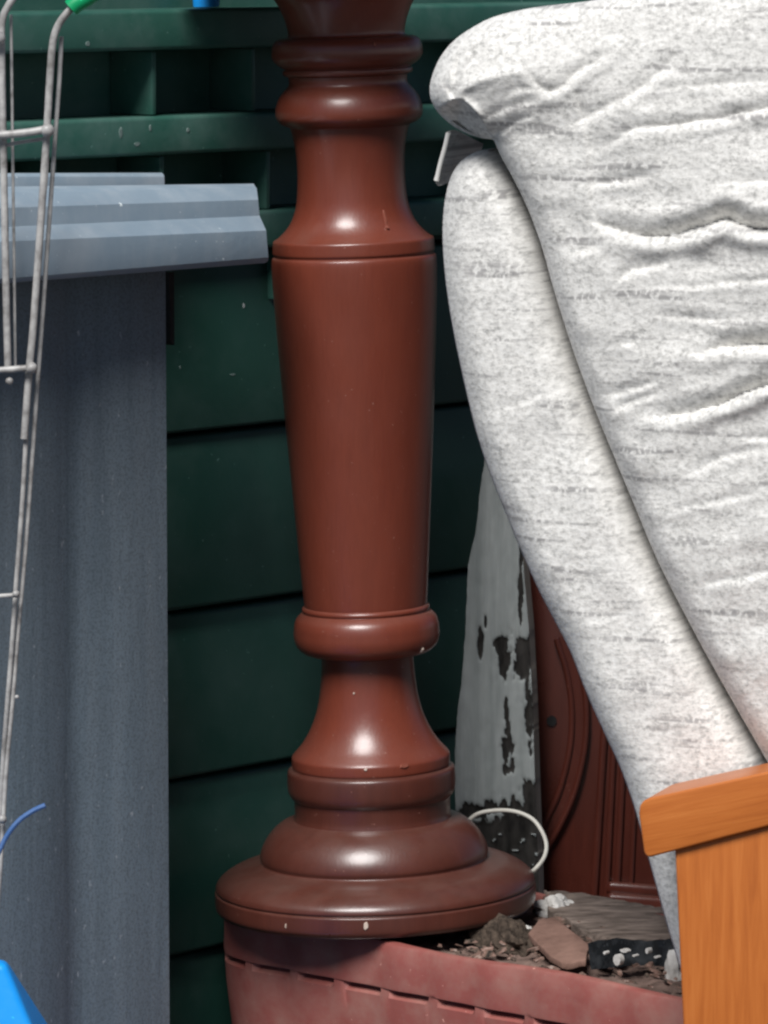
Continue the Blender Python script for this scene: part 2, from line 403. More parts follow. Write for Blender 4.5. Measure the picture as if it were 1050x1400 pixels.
# upturned blue tub
YT = -.62
def tubpt(px, py, dy): q = P(px, py, YT + dy); return q
tl, tr = P(-330, 1314, YT), P(9, 1318, YT); br = P(9 + .487*422, 1740, YT - .03); bl = P(-520, 1740, YT - .03)
bl.z = br.z = .004
bk = [Vector((tl.x+.002, YT+.022, tl.z)), Vector((tr.x-.002, YT+.022, tr.z)), Vector((br.x, YT+.32, .004)), Vector((bl.x, YT+.32, .004))]
v, f = box8([bl, br, tr, tl, bk[3], bk[2], bk[1], bk[0]])
tub = thing('blue_tub', 'bright blue upturned square plastic tub in the bottom left corner', 'tub', ((bl.x+br.x)/2, YT+.13, 0))
mesh('body', v, f, blue_pl, tub, bevel=.006, bseg=3)
rz = .03
v, f = box8([bl + Vector((-.02, -.012, 0)), br + Vector((.02, -.012, 0)), br + Vector((.012, -.012, rz)), bl + Vector((-.012, -.012, rz)), bk[3] + Vector((-.02, .012, 0)), bk[2] + Vector((.02, .012, 0)), bk[2] + Vector((.012, .012, rz)), bk[3] + Vector((-.012, .012, rz))])
mesh('rim', v, f, blue_pl, tub, bevel=.005)

# ------------------------------------------------------------------ the turned column
col_label = 'tall turned reddish brown wooden column with rings and a wide round stepped foot'
axt, axb = P(474.5, 71, 0), P(513.0, 1215, 0); ax = (axt-axb).normalized()
foot = axb + ax*((P(513, 1240, 0)-axb).dot(ax))
colm = thing('turned_column', col_label, 'column', foot)
A1 = ax.cross(Vector((0, 1, 0))).normalized(); A2 = ax.cross(A1).normalized()
def lathe(name, rows, seg=160, mat=wood_red, dens=4):
    pr = []
    for y, hw in rows:
        c = P(474.5 + .03366*(y-71), y, 0); pr.append(((c-axb).dot(ax), hw*depth(c)/F))
    pr = spline(pr, dens); V = []
    for t, r in pr:
        for k in range(seg):
            an = 2*math.pi*k/seg; V.append(axb + ax*t + (A1*math.cos(an) + A2*math.sin(an))*max(r, .0005))
    Fc = [(i*seg+k, i*seg+(k+1) % seg, (i+1)*seg+(k+1) % seg, (i+1)*seg+k) for i in range(len(pr)-1) for k in range(seg)]
    Fc += [tuple(range(seg)), tuple(range((len(pr)-1)*seg, len(pr)*seg))]
    return mesh(name, V, Fc, mat, colm, sharp=50)
lathe('capital', [(-75, 210), (-68, 226), (-50, 230), (-30, 229), (-24, 220), (-20, 150), (-14, 116), (-6, 101), (6, 92), (25, 84), (42, 80), (48, 80.5), (50, 84), (51, 92), (55, 99), (62, 102.5), (71, 103.5), (79, 102), (86, 96), (90, 90), (92, 86.5), (93, 86), (94.5, 88.5), (97, 89), (100, 88.5), (101.5, 86), (103.5, 81)])  # wide unseen overhang at its upper end, added to shade the column top
lathe('collar', [(103.5, 81.5), (109, 81), (114, 81.5), (118, 84), (124, 90), (132, 95.5), (142, 99.5), (151, 101), (159, 100), (165, 96), (169, 90), (171, 84), (173, 81.5)])
lathe('neck', [(173, 81.5), (182, 79), (200, 75.5), (220, 73.8), (240, 73.6), (262, 74.8), (282, 77.5), (300, 84), (312, 92), (320, 100), (324, 105), (326, 108.5), (327.5, 109.8), (329.5, 110.4), (336, 110.8), (343, 111), (345, 110.3), (346.5, 109.2), (348, 109)])
lathe('shaft', [(348, 109), (349.5, 111), (352, 112.3), (358, 113), (372, 113), (400, 112), (450, 109.3), (500, 106.4), (600, 100), (700, 93), (760, 88.8), (822, 84.3), (826, 83.5)])
lathe('collar', [(826, 83.5), (827.5, 86), (829.5, 87.3), (832, 87.3), (834, 85.8), (835, 86.5), (837, 90), (843, 95.5), (851, 98.6), (860, 99.6), (870, 99.5), (880, 96.5), (887, 90.5), (891, 83), (893, 74), (895, 64)])
lathe('neck', [(895, 63.5), (905, 63), (927, 64.5), (950, 67.5), (970, 72), (988, 78.5), (1003, 86), (1015, 94), (1023, 101), (1028, 105.5), (1031, 107.6), (1034, 108.2), (1042, 108.2), (1045, 107.6), (1046.5, 106.5)])
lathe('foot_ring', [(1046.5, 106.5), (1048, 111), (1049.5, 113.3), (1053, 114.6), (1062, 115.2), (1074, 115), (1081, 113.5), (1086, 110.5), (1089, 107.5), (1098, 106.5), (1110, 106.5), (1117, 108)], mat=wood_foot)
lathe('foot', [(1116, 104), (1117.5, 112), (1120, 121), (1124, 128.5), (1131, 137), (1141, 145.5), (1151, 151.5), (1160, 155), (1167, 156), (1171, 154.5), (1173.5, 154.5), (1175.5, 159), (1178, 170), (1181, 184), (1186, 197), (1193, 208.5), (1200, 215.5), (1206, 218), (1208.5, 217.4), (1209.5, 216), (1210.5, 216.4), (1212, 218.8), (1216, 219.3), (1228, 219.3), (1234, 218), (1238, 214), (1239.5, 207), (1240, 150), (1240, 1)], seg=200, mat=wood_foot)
# chips and a varnish run, thin raised flakes on the surface
def flake(name, px, py, hw, hh, mat, tall=.0009, par=None):
    c = P(474.5 + .03366*(py-71), py, 0); d = ray(px, py).normalized()
    dg = bpy.context.evaluated_depsgraph_get(); dg.update()
    hit, loc, nor, *_ = sc.ray_cast(dg, CAM, d)
    if not hit: return
    k = depth(loc)/F; t1 = nor.cross(Z).normalized(); t2 = t1.cross(nor); V = []; nn = 9
    for i in range(nn):
        an = 2*math.pi*i/nn; r = random.uniform(.75, 1.15); V.append(loc + t1*math.cos(an)*hw*k*r + t2*math.sin(an)*hh*k*r - nor*.0006)
    V += [p + nor*(tall+.0006) + (loc-p)*.25 for p in V]; V.append(loc + nor*(tall*1.2))
    Fc = [(i, (i+1) % nn, nn+(i+1) % nn, nn+i) for i in range(nn)] + [(nn+i, nn+(i+1) % nn, 2*nn) for i in range(nn)] + [tuple(reversed(range(nn)))]
    mesh(name, V, Fc, mat, par or colm)
chip_m = m_simple('bare_wood_chip', (.45, .32, .25), (.7, .6, .52), 200, .7, .0005)
drip_m = m_mahogany('varnish_run', (.2, .06, .04), (.28, .09, .06), .25, .3)
flake('chip', 500, 1266, 4, 7, chip_m); flake('chip', 577, 889, 3.5, 4.5, chip_m); flake('chip', 391, 1266, 1.3, 4, chip_m)
flake('chip', 500, 1052, 3, 2, chip_m); flake('chip', 553, 1047, 9, 3.5, drip_m); flake('chip', 484, 948, 1.6, 1.6, chip_m)
flake('varnish_run', 526, 298, 2, 14, drip_m, .0012); flake('varnish_run', 529, 312, 3.2, 4, drip_m, .002); flake('chip', 512, 61, 3, 4, drip_m)

splat_m = m_simple('chalky_splash', (.10, .15, .135), (.2, .26, .245), 120, .8, .0005)
speck_m = m_simple('pale_speck', (.3, .33, .33), (.5, .52, .52), 120, .8, .0005)
flake('scuff', 187, 197, 8, 3.5, splat_m, .0004, bin_t); flake('scuff', 165, 181, 4, 9, splat_m, .0004, bin_t); flake('scuff', 257, 178, 3.5, 4, splat_m, .0004, bin_t); flake('scuff', 205, 175, 2.5, 6, splat_m, .0004, bin_t)
flake('scuff', 333, 418, 1.8, 4.5, speck_m, .0005, bin_t); flake('scuff', 318, 512, 7, 2, splat_m, .0003, bin_t); flake('scuff', 246, 502, 2, 3, splat_m, .0004, bin_t); flake('scuff', 120, 60, 5, 4, splat_m, .0004, bin_t)
# ------------------------------------------------------------------ terracotta trough under the column
tp = R(42); PU = Vector((math.cos(tp), -math.sin(tp), 0)); PV = Vector((math.sin(tp), math.cos(tp), 0))
rim_z = foot.z - .0015
pa = P(558, 1281, -.165)
O = Vector((pa.x, pa.y, 0))
u0 = -.284; u1 = .42; vw = .275; cr = .085
def outline(n_arc=14, step=.0035, inset=0.):
    a0, a1, b0, b1 = u0+inset, u1-inset, inset, vw-inset; r = max(cr-inset, .01); pts = []
    cs = [((a1-r, b0+r), -90), ((a1-r, b1-r), 0), ((a0+r, b1-r), 90), ((a0+r, b0+r), 180)]
    for (cx, cy), st in cs:
        for k in range(n_arc+1):
            an = R(st + 90*k/n_arc); pts.append((cx + r*math.cos(an), cy + r*math.sin(an), math.cos(an), math.sin(an)))
    out = []
    for i in range(len(pts)):
        p, q = pts[i], pts[(i+1) % len(pts)]; L = math.hypot(q[0]-p[0], q[1]-p[1]); m = max(1, int(L/step))
        for k in range(m):
            t = k/m; nx, ny = p[2]*(1-t)+q[2]*t, p[3]*(1-t)+q[3]*t; out.append((p[0]*(1-t)+q[0]*t, p[1]*(1-t)+q[1]*t, nx, ny))
    return out
ol = outline(); cum = [0]
for i in range(1, len(ol)): cum.append(cum[-1] + math.hypot(ol[i][0]-ol[i-1][0], ol[i][1]-ol[i-1][1]))
# position along the front so the notches fall where they do
per = .0585
def notch(uu, s):                  # 1 on a rib between notches, 0 in a notch
    ph = ((uu + .0285) / per) % 1.0
    d = min(ph, 1-ph)*per
    return max(0., min(1., (.0095-d)/.003))
lip = .0455
levels = []                        # (z, outward offset function)
def ring(z, fn):
    V = []
    for (x, y, nx, ny), s in zip(ol, cum):
        o = fn(x if y < vw*.5 else x, s); q = O + PU*(x+nx*o) + PV*(y+ny*o); V.append(Vector((q.x, q.y, z + .0018*math.sin(s*23+1) * (1 if z > rim_z-.03 else 0) - .0018*(z > rim_z-.03))))
    return V
def wav(uu, s, k=1.): 
    ph = ((uu+.0285)/per) % 1.0
    return k*(.0014*math.sin(2*math.pi*ph) + .001*math.sin(s*61))
body = lambda uu, s: -.009*(1-notch(uu, s))
RG = [ring(rim_z-.11, lambda u, s: -.012), ring(rim_z-.004, lambda u, s: -.0105), ring(rim_z-.0005, lambda u, s: -.009), ring(rim_z, lambda u, s: -.0045), ring(rim_z-.001, lambda u, s: wav(u, s)-.0006),
      ring(rim_z-.004, lambda u, s: .0008+wav(u, s)), ring(rim_z-.02, lambda u, s: .001+wav(u, s)), ring(rim_z-lip+.003, lambda u, s: .0015+wav(u, s, .6)), ring(rim_z-lip, lambda u, s: .001+wav(u, s, .6)),
      ring(rim_z-lip-.0006, body), ring(rim_z-lip-.0035, body), ring(rim_z-lip-.0085, lambda u, s: .0004+wav(u, s, .6)), ring(rim_z-lip-.03, lambda u, s: -.001+wav(u, s, .5)), ring(rim_z-.14, lambda u, s: -.009), ring(.003, lambda u, s: -.018)]
m_ = len(ol); V = [p for r in RG for p in r]
Fc = [(i*m_+k, i*m_+(k+1) % m_, (i+1)*m_+(k+1) % m_, (i+1)*m_+k) for i in range(len(RG)-1) for k in range(m_)]
Fc.append(tuple(range((len(RG)-1)*m_, len(RG)*m_)))
pl = mesh('trough_planter', V, Fc, terra, sharp=38)
tag(pl, 'faded terracotta plastic trough planter under the foot of the brown column', 'planter')
# soil
ol2 = outline(8, .02, .012); 
xs = np.arange(u0+.005, u1, .004); ys = np.arange(.005, vw, .004); X, Yg = np.meshgrid(xs, ys)
def inside(x, y, ins=.0118):
    r = cr-ins; dx = np.maximum(np.maximum(u0+ins+r-x, x-(u1-ins-r)), 0); dy = np.maximum(np.maximum(ins+r-y, y-(vw-ins-r)), 0)
    return np.hypot(dx, dy) - r
Zs = rim_z - .016 + .011*(fbm(X*45, Yg*45, 4, 3)-.5) + .005*(fbm(X*170, Yg*170, 2, 5)-.5)
mask = inside(X, Yg) < 0
idx = -np.ones(X.shape, int); V = []
for i in range(X.shape[0]):
    for j in range(X.shape[1]):
        if mask[i, j]:
            idx[i, j] = len(V); q = O + PU*X[i, j] + PV*Yg[i, j]; V.append((q.x, q.y, Zs[i, j]))
Fc = [(idx[i, j], idx[i, j+1], idx[i+1, j+1], idx[i+1, j]) for i in range(X.shape[0]-1) for j in range(X.shape[1]-1) if min(idx[i, j], idx[i, j+1], idx[i+1, j+1], idx[i+1, j]) >= 0]
tag(mesh('soil', V, [tuple(int(k) for k in q) for q in Fc], dirt, recalc=False), 'dry grey-brown soil filling the terracotta trough', 'soil', kind='stuff')
# things lying on the soil: positions from the ground plane of the rim
def onz(px, py, z): d = ray(px, py); return CAM + d*((z-CAM.z)/d.z)
def blob(name, px, py, sx, sy, sz, mat, label, cat, rough=.35, seed=1, z=None, fine=3):
    c = onz(px, py, (rim_z-.008) if z is None else z); bm = bmesh.new(); bmesh.ops.create_icosphere(bm, subdivisions=fine+1, radius=1)
    V = []
    for v in bm.verts:
        d = v.co; k = 1 + rough*(float(fbm(d.x*2.1+seed*7.3+d.z*1.7, d.y*2.1-d.z*1.3, 4, seed))-.5)*2
        V.append(c + PU*d.x*sx*k + PV*d.y*sy*k + Z*(d.z*sz*k))
    o = mesh(name, V, [tuple(v.index for v in f.verts) for f in bm.faces], mat, sharp=28); bm.free()
    return tag(o, label, cat)
blob('root_clump', 694, 1287, .034, .02, .017, darksoil, 'dark crumbly clump of roots and soil at the front rim of the trough', 'clump', .8, 3, fine=4)
blob('white_lump', 762, 1243, .02, .02, .012, white_m, 'small white plaster lump beside the foot on the soil', 'stone', .6, 5)
blob('white_pebble', 718, 1273, .006, .006, .005, white_m, 'tiny white pebble between the root clump and the clay shard', 'stone', .5, 9)
def ragged(pxs, amp, seed):
    rg = random.Random(seed); out = []
    for (x0, y0, l0), (x1, y1, l1) in zip(pxs, pxs[1:]+pxs[:1]):
        m = max(1, int(math.hypot(x1-x0, y1-y0)/7))
        for k in range(m):
            t = k/m; out.append((x0+(x1-x0)*t+rg.uniform(-amp, amp), y0+(y1-y0)*t+rg.uniform(-amp, amp)*.7, l0+(l1-l0)*t+rg.uniform(-.0008, .0008)))
    return out
def plate(name, pxs, z, th, mat, label, cat, lift=None, bev=.0012):
    pxs = ragged([(x, y, lift[i] if lift else 0) for i, (x, y) in enumerate(pxs)], 1.6, len(name)); lift = [q[2] for q in pxs]; pxs = [q[:2] for q in pxs]; bev *= .6
    pts = [onz(x, y, z + (lift[i] if lift else 0)) for i, (x, y) in enumerate(pxs)]
    v, f = prism(pts, Vector((0, 0, -th))); return tag(mesh(name, v, f, mat, bevel=bev), label, cat)
plate('clay_shard', [(722, 1276), (737, 1258), (757, 1254), (775, 1268), (806, 1293), (800, 1312), (775, 1318), (752, 1308), (742, 1296), (730, 1286)], rim_z+.002, .006, shard_m,
      'flat pinkish clay pot shard lying across the soil', 'shard', [.002, .006, .008, .006, .002, 0, -.004, -.002, 0, 0])
plate('weathered_plank', [(742, 1216), (790, 1220), (905, 1240), (960, 1258), (960, 1292), (905, 1290), (840, 1284), (795, 1272), (775, 1256), (750, 1244)], rim_z-.002, .012, plank_m,
      'weathered grey-brown piece of wood along the back of the trough', 'plank', None, .003)
black = thing('broken_pot', 'glossy black plastic pot fragment with white flecks in the trough', 'pot fragment', onz(865, 1325, rim_z-.006))
nb = 14; V = []
for i in range(nb):
    t = i/(nb-1); x = 808 + 124*t
    for k, (dy, dz) in enumerate(((0, 0), (-3, .024))):
        p = onz(x, 1326 - 3*math.sin(t*math.pi), rim_z-.006) + PV*(.012*math.sin(t*math.pi)) + Z*dz*(1+.08*math.sin(t*9)+.03*math.sin(t*31)); V.append(p + PU*(.0 if k == 0 else -.004))
Vb = [p + PV*.0035 for p in V]; nv = len(V)
Fc = [(2*i, 2*i+2, 2*i+3, 2*i+1) for i in range(nb-1)] + [(nv+2*i, nv+2*i+1, nv+2*i+3, nv+2*i+2) for i in range(nb-1)]
Fc += [(2*i+1, 2*i+3, nv+2*i+3, nv+2*i+1) for i in range(nb-1)] + [(2*i, nv+2*i, nv+2*i+2, 2*i+2) for i in range(nb-1)] + [(0, 1, nv+1, nv), (2*nb-2, nv+2*nb-2, nv+2*nb-1, 2*nb-1)]
mesh('wall', V+Vb, Fc, black_pl, black, sharp=60)
for px, py, w_, h_ in ((843, 1310, 5, 8), (884, 1297, 2, 4), (866, 1304, 2, 1.5), (852, 1297, 5, 2.5), (826, 1300, 1.6, 2.2), (896, 1306, 2.4, 1.6)):
    p = onz(px, 1327, rim_z-.006) - PV*.002; k = depth(p)/F
    c = p + Z*((1325-py)*k*.98) + PV*.006; V = [c + PU*math.cos(i*.7)*w_*k*1.3 + Z*math.sin(i*.7)*h_*k + (-PV*.004) for i in range(9)]
    v, f = prism(V, PV*.006); mesh('paint_fleck', v, f, white_m, black)
# loose grit, flakes and crumbs over the soil
rg = random.Random(11); gm = M('mixed_grit', .9, .3)
gn = gm.noise(gm.coords(), 130, 2); gm.color(gm.ramp(gn, [(.34, (.02, .017, .014)), (.44, (.12, .085, .066)), (.55, (.2, .115, .09)), (.7, (.36, .28, .24))]))
V, Fc = [], []
for k in range(260):
    px = rg.uniform(600, 960); py = rg.uniform(1222, 1350); c = onz(px, py, rim_z-.010+rg.uniform(0, .006)); 
    uu, vv = (c-O).dot(PU), (c-O).dot(PV)
    if not (u0+.02 < uu < u1-.02 and .014 < vv < vw-.014): continue
    if (c - foot).length < .152: continue
    sz = rg.choice([.0012, .0018, .0026, .004, .006, .009]); bq = len(V); n5 = rg.choice([4, 5, 6]); th = rg.uniform(.0008, .0028); ti = rg.uniform(-.5, .5); tj = rg.uniform(-.5, .5)
    for z_ in (0, 1):
        for q_ in range(n5):
            an = 2*math.pi*q_/n5 + rg.uniform(-.3, .3); rr = sz*rg.uniform(.6, 1.2)*(.8 if z_ else 1); dx, dy = math.cos(an)*rr, math.sin(an)*rr
            V.append(c + PU*dx*1.4 + PV*dy + Z*(z_*th + dx*ti + dy*tj))
    Fc += [tuple(bq+n5+i for i in range(n5)), tuple(bq+i for i in reversed(range(n5)))] + [(bq+i, bq+(i+1) % n5, bq+n5+(i+1) % n5, bq+n5+i) for i in range(n5)]
tag(mesh('grit', V, Fc, gm.m, smooth=False, recalc=False), 'loose crumbs, flakes and grit scattered over the soil in the trough', 'debris', kind='stuff')
blob('white_shard', 921, 1326, .008, .006, .019, white_m, 'upright white chip at the right end of the black pot fragment', 'shard', .4, 12)

# ------------------------------------------------------------------ peeling white plank behind
YB = .225
Lp = [(673, 540), (664, 620), (655, 690), (648, 735), (640, 772), (637, 850), (633, 920), (625, 980), (621, 1060), (623, 1120), (628, 1200), (632, 1492)]
Rp = [(704, 540), (708, 640), (712, 720), (716, 780), (723, 860), (728, 960), (731, 1060), (734, 1140), (736, 1200), (740, 1492)]
yy = np.concatenate([np.arange(540, 1210, 2.2), np.array([1300, 1400, 1488])])
lx = np.interp(yy, *zip(*[(b, a_) for a_, b in Lp])) + 3*(fbm(yy/26, yy*0, 3, 4)-.5); rx = np.interp(yy, *zip(*[(b, a_) for a_, b in Rp]))
tt = np.linspace(0, 1, 50); GX = lx[:, None]*(1-tt)+rx[:, None]*tt; GY = np.repeat(yy[:, None], 50, 1)
blobs = [(657, 880, 4, 15), (685, 880, 9, 7), (690, 902, 7, 20), (716, 898, 13, 28), (724, 962, 7, 46), (692, 975, 3, 20), (694, 1020, 6, 22), (691, 1000, 3, 12), (693, 1052, 6, 7), (722, 1082, 9, 14), 
         (712, 810, 2.6, 60), (706, 1128, 36, 16), (650, 1108, 20, 8), (690, 1104, 26, 10), (722, 1110, 12, 12), (664, 850, 2, 9), (700, 1045, 3, 8)]
fld = np.full(GX.shape, 9.)
nx_ = (fbm(GX/6, GY/20, 4, 21)-.5)*2.6
for cx, cy, a_, b_ in blobs: fld = np.minimum(fld, np.hypot((GX-cx)/a_, (GY-cy)/b_))
paint = np.clip((fld + nx_ - 1)*2.2 + .5, 0, 1)
low = np.clip((GY-1118)/10, 0, 1)*np.clip((1400-GY)/10, 0, 1); paint = np.minimum(paint, 1-low*(fbm(GX/9, GY/7, 3, 33) < .74))
V = []
for i in range(GX.shape[0]):
    for j in range(50):
        p = P(GX[i, j], GY[i, j], YB); V.append(p + Vector((0, -.002*paint[i, j] - .0006*float(nx_[i, j]), 0)))
n0 = len(V); nr = GX.shape[0]
back = Vector((.006, .02, 0)); edge = [i*50+49 for i in range(nr)]; edl = [i*50 for i in range(nr)]
V += [V[k]+back for k in edge] + [V[k]+back for k in edl]
Fc = grid_faces(nr, 50)
plank = thing('painted_plank', 'old plank with peeling white paint and black bare patches behind the column', 'plank', P(690, 1490, YB))
mesh('painted_face', V[:n0], Fc, peel, plank, attr={'paint': paint.ravel()}, recalc=False)
Vs = [V[k]+Vector((.0002, .0004, 0)) for k in edge] + [V[k]+back for k in edge] + [V[k]+back for k in edl] + [V[k]+Vector((0, .0004, 0)) for k in edl]
Fs = [(b*nr+i, b*nr+i+1, ((b+1) % 4)*nr+i+1, ((b+1) % 4)*nr+i) for b in range(3) for i in range(nr-1)]
mesh('bare_edge', Vs, Fs, rawwood, plank)

# ------------------------------------------------------------------ dark brown cabinet panel behind the chair
YC = .30
cab = thing('cabinet', 'dark reddish brown cabinet front with curved moulding and reeded strip', 'cabinet', (P(820, 1200, YC).x, YC, 0))
p = [P(700, 640, YC), P(1010, 640, YC), P(1010, 1215, YC), P(700, 1215, YC)]
gz = .002
p[2].z = p[3].z = gz
v, f = prism(p, Vector((0, .03, 0))); mesh('panel', v, f, wood_cab, cab, bevel=.002)
path = spline([(770, 870), (784, 915), (791, 960), (791, 1005), (785, 1045), (774, 1085), (760, 1117), (744, 1146), (722, 1176), (700, 1196), (660, 1216)], 8)
def offs(path, d):
    out = []
    for i in range(len(path)):
        t = path[min(i+1, len(path)-1)]-path[max(i-1, 0)]; t = t/np.hypot(*t); out.append((path[i][0]+t[1]*d, path[i][1]-t[0]*d))
    return out
# flat band between two beads
a1, b1 = offs(path, -10), offs(path, 10)
V = [P(x, y, YC-.006) for x, y in a1] + [P(x, y, YC-.006) for x, y in b1]; nn = len(a1)
V += [q + Vector((0, .008, 0)) for q in V]
Fc = [(i, i+1, nn+i+1, nn+i) for i in range(nn-1)] + [(i, 2*nn+i, 2*nn+i+1, i+1) for i in range(nn-1)] + [(nn+i, nn+i+1, 3*nn+i+1, 3*nn+i) for i in range(nn-1)]
mesh('moulding', V, Fc, wood_cab, cab, sharp=40)
for d in (-10, 10): mesh('bead', *tube([P(x, y, YC-.007) for x, y in offs(path, d)], .0032, 12), wood_cab, cab)
# raised reeds
for (xa, xb), wd in (((826, 812), 11), ((840, 829), 9), ((854, 843), 9), ((872, 862), 7)):
    pts = [P(xa + (xb-xa)*t, 1000 + 225*t, YC-.002) for t in np.linspace(-.6, 1.05, 8)]
    mesh('reed', *tube(pts, wd*.5*4.9/F, 14), wood_cab, cab)
# stepped foot moulding
for y0, y1, o in ((1206, 1222, -.012), (1222, 1300, -.022)):
    q = [P(832, y0, YC+o), P(1010, y0+14, YC+o), P(1010, y1+14, YC+o), P(828 if y0 < 1210 else 815, y1, YC+o)]
    v, f = prism(q, Vector((0, -o-.001, 0))); mesh('foot_moulding', v, f, wood_cab, cab, bevel=.004, bseg=3)
q = [P(754, 985, YC-.0005)]
v, f = tube([q[0]+Vector((0, .0, 0)), q[0]+Vector((0, -.002, 0))], 7*4.9/F, 14); mesh('knob_hole', v, f, slate_m, cab)

# white flex looping from the foot
pts = [(640, 1122, .1), (655, 1112, .1), (680, 1108, .1), (706, 1110, .09), (728, 1120, .08), (741, 1137, .07), (747, 1155, .06), (744, 1172, .05), (733, 1187, .04), (722, 1196, .05), (712, 1203, .07)]
pts = [P(x, y, d) for x, y, d in pts]
tag(mesh('white_flex', *tube([Vector(p) for p in spline(pts, 6)], .0021, 10), white_cable), 'thin white electric flex looping behind the round foot', 'cord')

# ------------------------------------------------------------------ armchair, seen from its side, on the right
AC = R(20); LT = Vector((math.sin(AC), math.cos(AC), 0)); NC = -LT; FC = Vector((math.cos(AC), -math.sin(AC), 0))
Q0 = P(605, 600, -.40)
def S(px, py, h=0.): return PP(px, py, Q0 + NC*h, NC)
chair = thing('armchair', 'armchair in oatmeal flecked fabric with orange wooden arm, right of the column', 'armchair', (Q0.x+.25, Q0.y+.1, 0))
def suv(p): q = p - Q0; return (q.dot(FC), q.z)
CB = [(1250, -75), (1000, -38), (900, -20), (850, -8), (800, 2), (745, 8), (705, 15), (672, 24), (645, 38), (622, 54), (606, 72), (595, 92), (588, 115), (588, 132), (594, 147), (605, 160), (622, 174), (642, 184), (660, 189.5), (675, 191),
      (684, 212), (700, 241), (722, 286), (741, 338), (757, 395), (780, 468), (808, 546), (838, 620), (868, 692), (900, 768), (948, 862), (990, 938), (1030, 1008), (1066, 1070), (1120, 1160)]
cb = spline(CB[:19], 4); cb = np.vstack([cb, spline(CB[19:], 4)])
order = np.maximum.accumulate(cb[:, 1]); cb[:, 1] = order + np.arange(len(cb))*1e-4
# rows: even along the boundary's length
ln = np.concatenate([[0], np.cumsum(np.hypot(*np.diff(cb, axis=0).T))]); NRW = 560
# boundary denser where it turns
sq = np.linspace(0, ln[-1], NRW); bx = np.interp(sq, ln, cb[:, 0]); by = np.interp(sq, ln, cb[:, 1])
NCL = 250; tt = np.linspace(0, 1, NCL)**1.35
rxx = 1255.; ry = np.interp(by, [-75, 1160], [-76, 1165])
GX = bx[:, None]*(1-tt) + rxx*tt; GY = by[:, None]*(1-tt) + ry[:, None]*tt
bpts = list(zip(bx, by))[::3]
D = dist_poly(GX, GY, bpts)
def rnd(d, r): k = np.clip(d/r, 0, 1); return np.sqrt(np.maximum(0, 1-(1-k)**2))
H = .022*rnd(D, 26) + .014*rnd(D, 110) + .022*np.clip(D/420, 0, 1)
# headrest lobe stands out a little and rolls under
lobe = np.exp(-(((GX-660)/95)**2 + ((GY-105)/62)**2)); H += .012*lobe
creases = [
 ([(718, 94), (734, 118), (754, 127), (782, 107), (810, 86), (838, 69)], 7, .008), ([(690, 130), (712, 122), (740, 124)], 7, .004),
 ([(786, 169), (821, 149), (860, 131), (891, 109), (912, 88), (927, 70)], 9, .008), ([(812, 205), (842, 190), (870, 176), (927, 171), (972, 164), (1046, 151), (1120, 140)], 8, .009),
 ([(895, 126), (932, 121), (990, 115), (1060, 112)], 6, .003), ([(806, 253), (856, 246), (894, 240)], 7, .006), ([(980, 254), (1048, 247), (1110, 244)], 6, .004),
 ([(822, 311), (863, 321), (911, 323), (952, 314), (979, 304), (997, 301), (1020, 312), (1048, 315), (1130, 310)], 11, .022),
 ([(846, 384), (863, 371), (887, 366), (915, 358)], 7, .006), ([(890, 396), (952, 391), (1048, 384), (1120, 380)], 5, .004), ([(900, 432), (960, 438), (1010, 440)], 6, .004),
 ([(955, 482), (975, 479), (1000, 475), (1048, 471), (1130, 462)], 10, .017), ([(900, 571), (938, 566), (979, 554), (1014, 539), (1048, 527), (1130, 490)], 10, .019),
 ([(826, 542), (862, 532), (897, 521)], 5, .004), ([(828, 566), (864, 552), (900, 538)], 5, .004), ([(836, 475), (870, 468)], 5, .003), ([(790, 345), (815, 336)], 6, .004),
 ([(948, 645), (986, 628), (1030, 618)], 6, .004), ([(1000, 602), (1080, 594)], 5, .003), ([(905, 700), (960, 690), (1040, 672)], 6, .003), ([(960, 800), (1060, 780)], 7, .004),
 # headrest gathers
 ([(612, 140), (624, 128), (641, 116), (662, 107), (694, 101), (722, 99)], 5, -.004), ([(606, 112), (614, 124), (620, 134)], 4, .004), ([(632, 62), (626, 84), (622, 108), (620, 130)], 5, .004), ([(655, 48), (648, 75), (636, 104)], 5, .003),
 ([(600, 150), (617, 137), (632, 136), (648, 150), (664, 172)], 5, -.0035), ([(652, 168), (682, 152), (716, 140), (744, 132)], 6, .003), ([(676, 190), (698, 172), (730, 158)], 5, .003)]
def dist_sign(X, Y, pts):          # distance, side (+ below) and position along a left-to-right polyline
    D = np.full(X.shape, 1e9); Sg = np.zeros(X.shape); T = np.zeros(X.shape); pts = np.asarray(pts)
    L = np.concatenate([[0], np.cumsum(np.hypot(*np.diff(pts, axis=0).T))])
    for k in range(len(pts)-1):
        (x0, y0), (x1, y1) = pts[k], pts[k+1]; dx, dy = x1-x0, y1-y0; l2 = dx*dx+dy*dy+1e-12
        t = np.clip(((X-x0)*dx+(Y-y0)*dy)/l2, 0, 1); d = np.hypot(X-x0-t*dx, Y-y0-t*dy); u = d < D
        D = np.where(u, d, D); Sg = np.where(u, np.sign(dx*(Y-y0)-dy*(X-x0)), Sg); T = np.where(u, (L[k]+t*(L[k+1]-L[k]))/L[-1], T)
    return D, Sg, T
WX = GX + 9*(fbm(GX/34, GY/24, 3, 41)-.5); WY = GY + 7*(fbm(GX/34, GY/24, 3, 43)-.5)
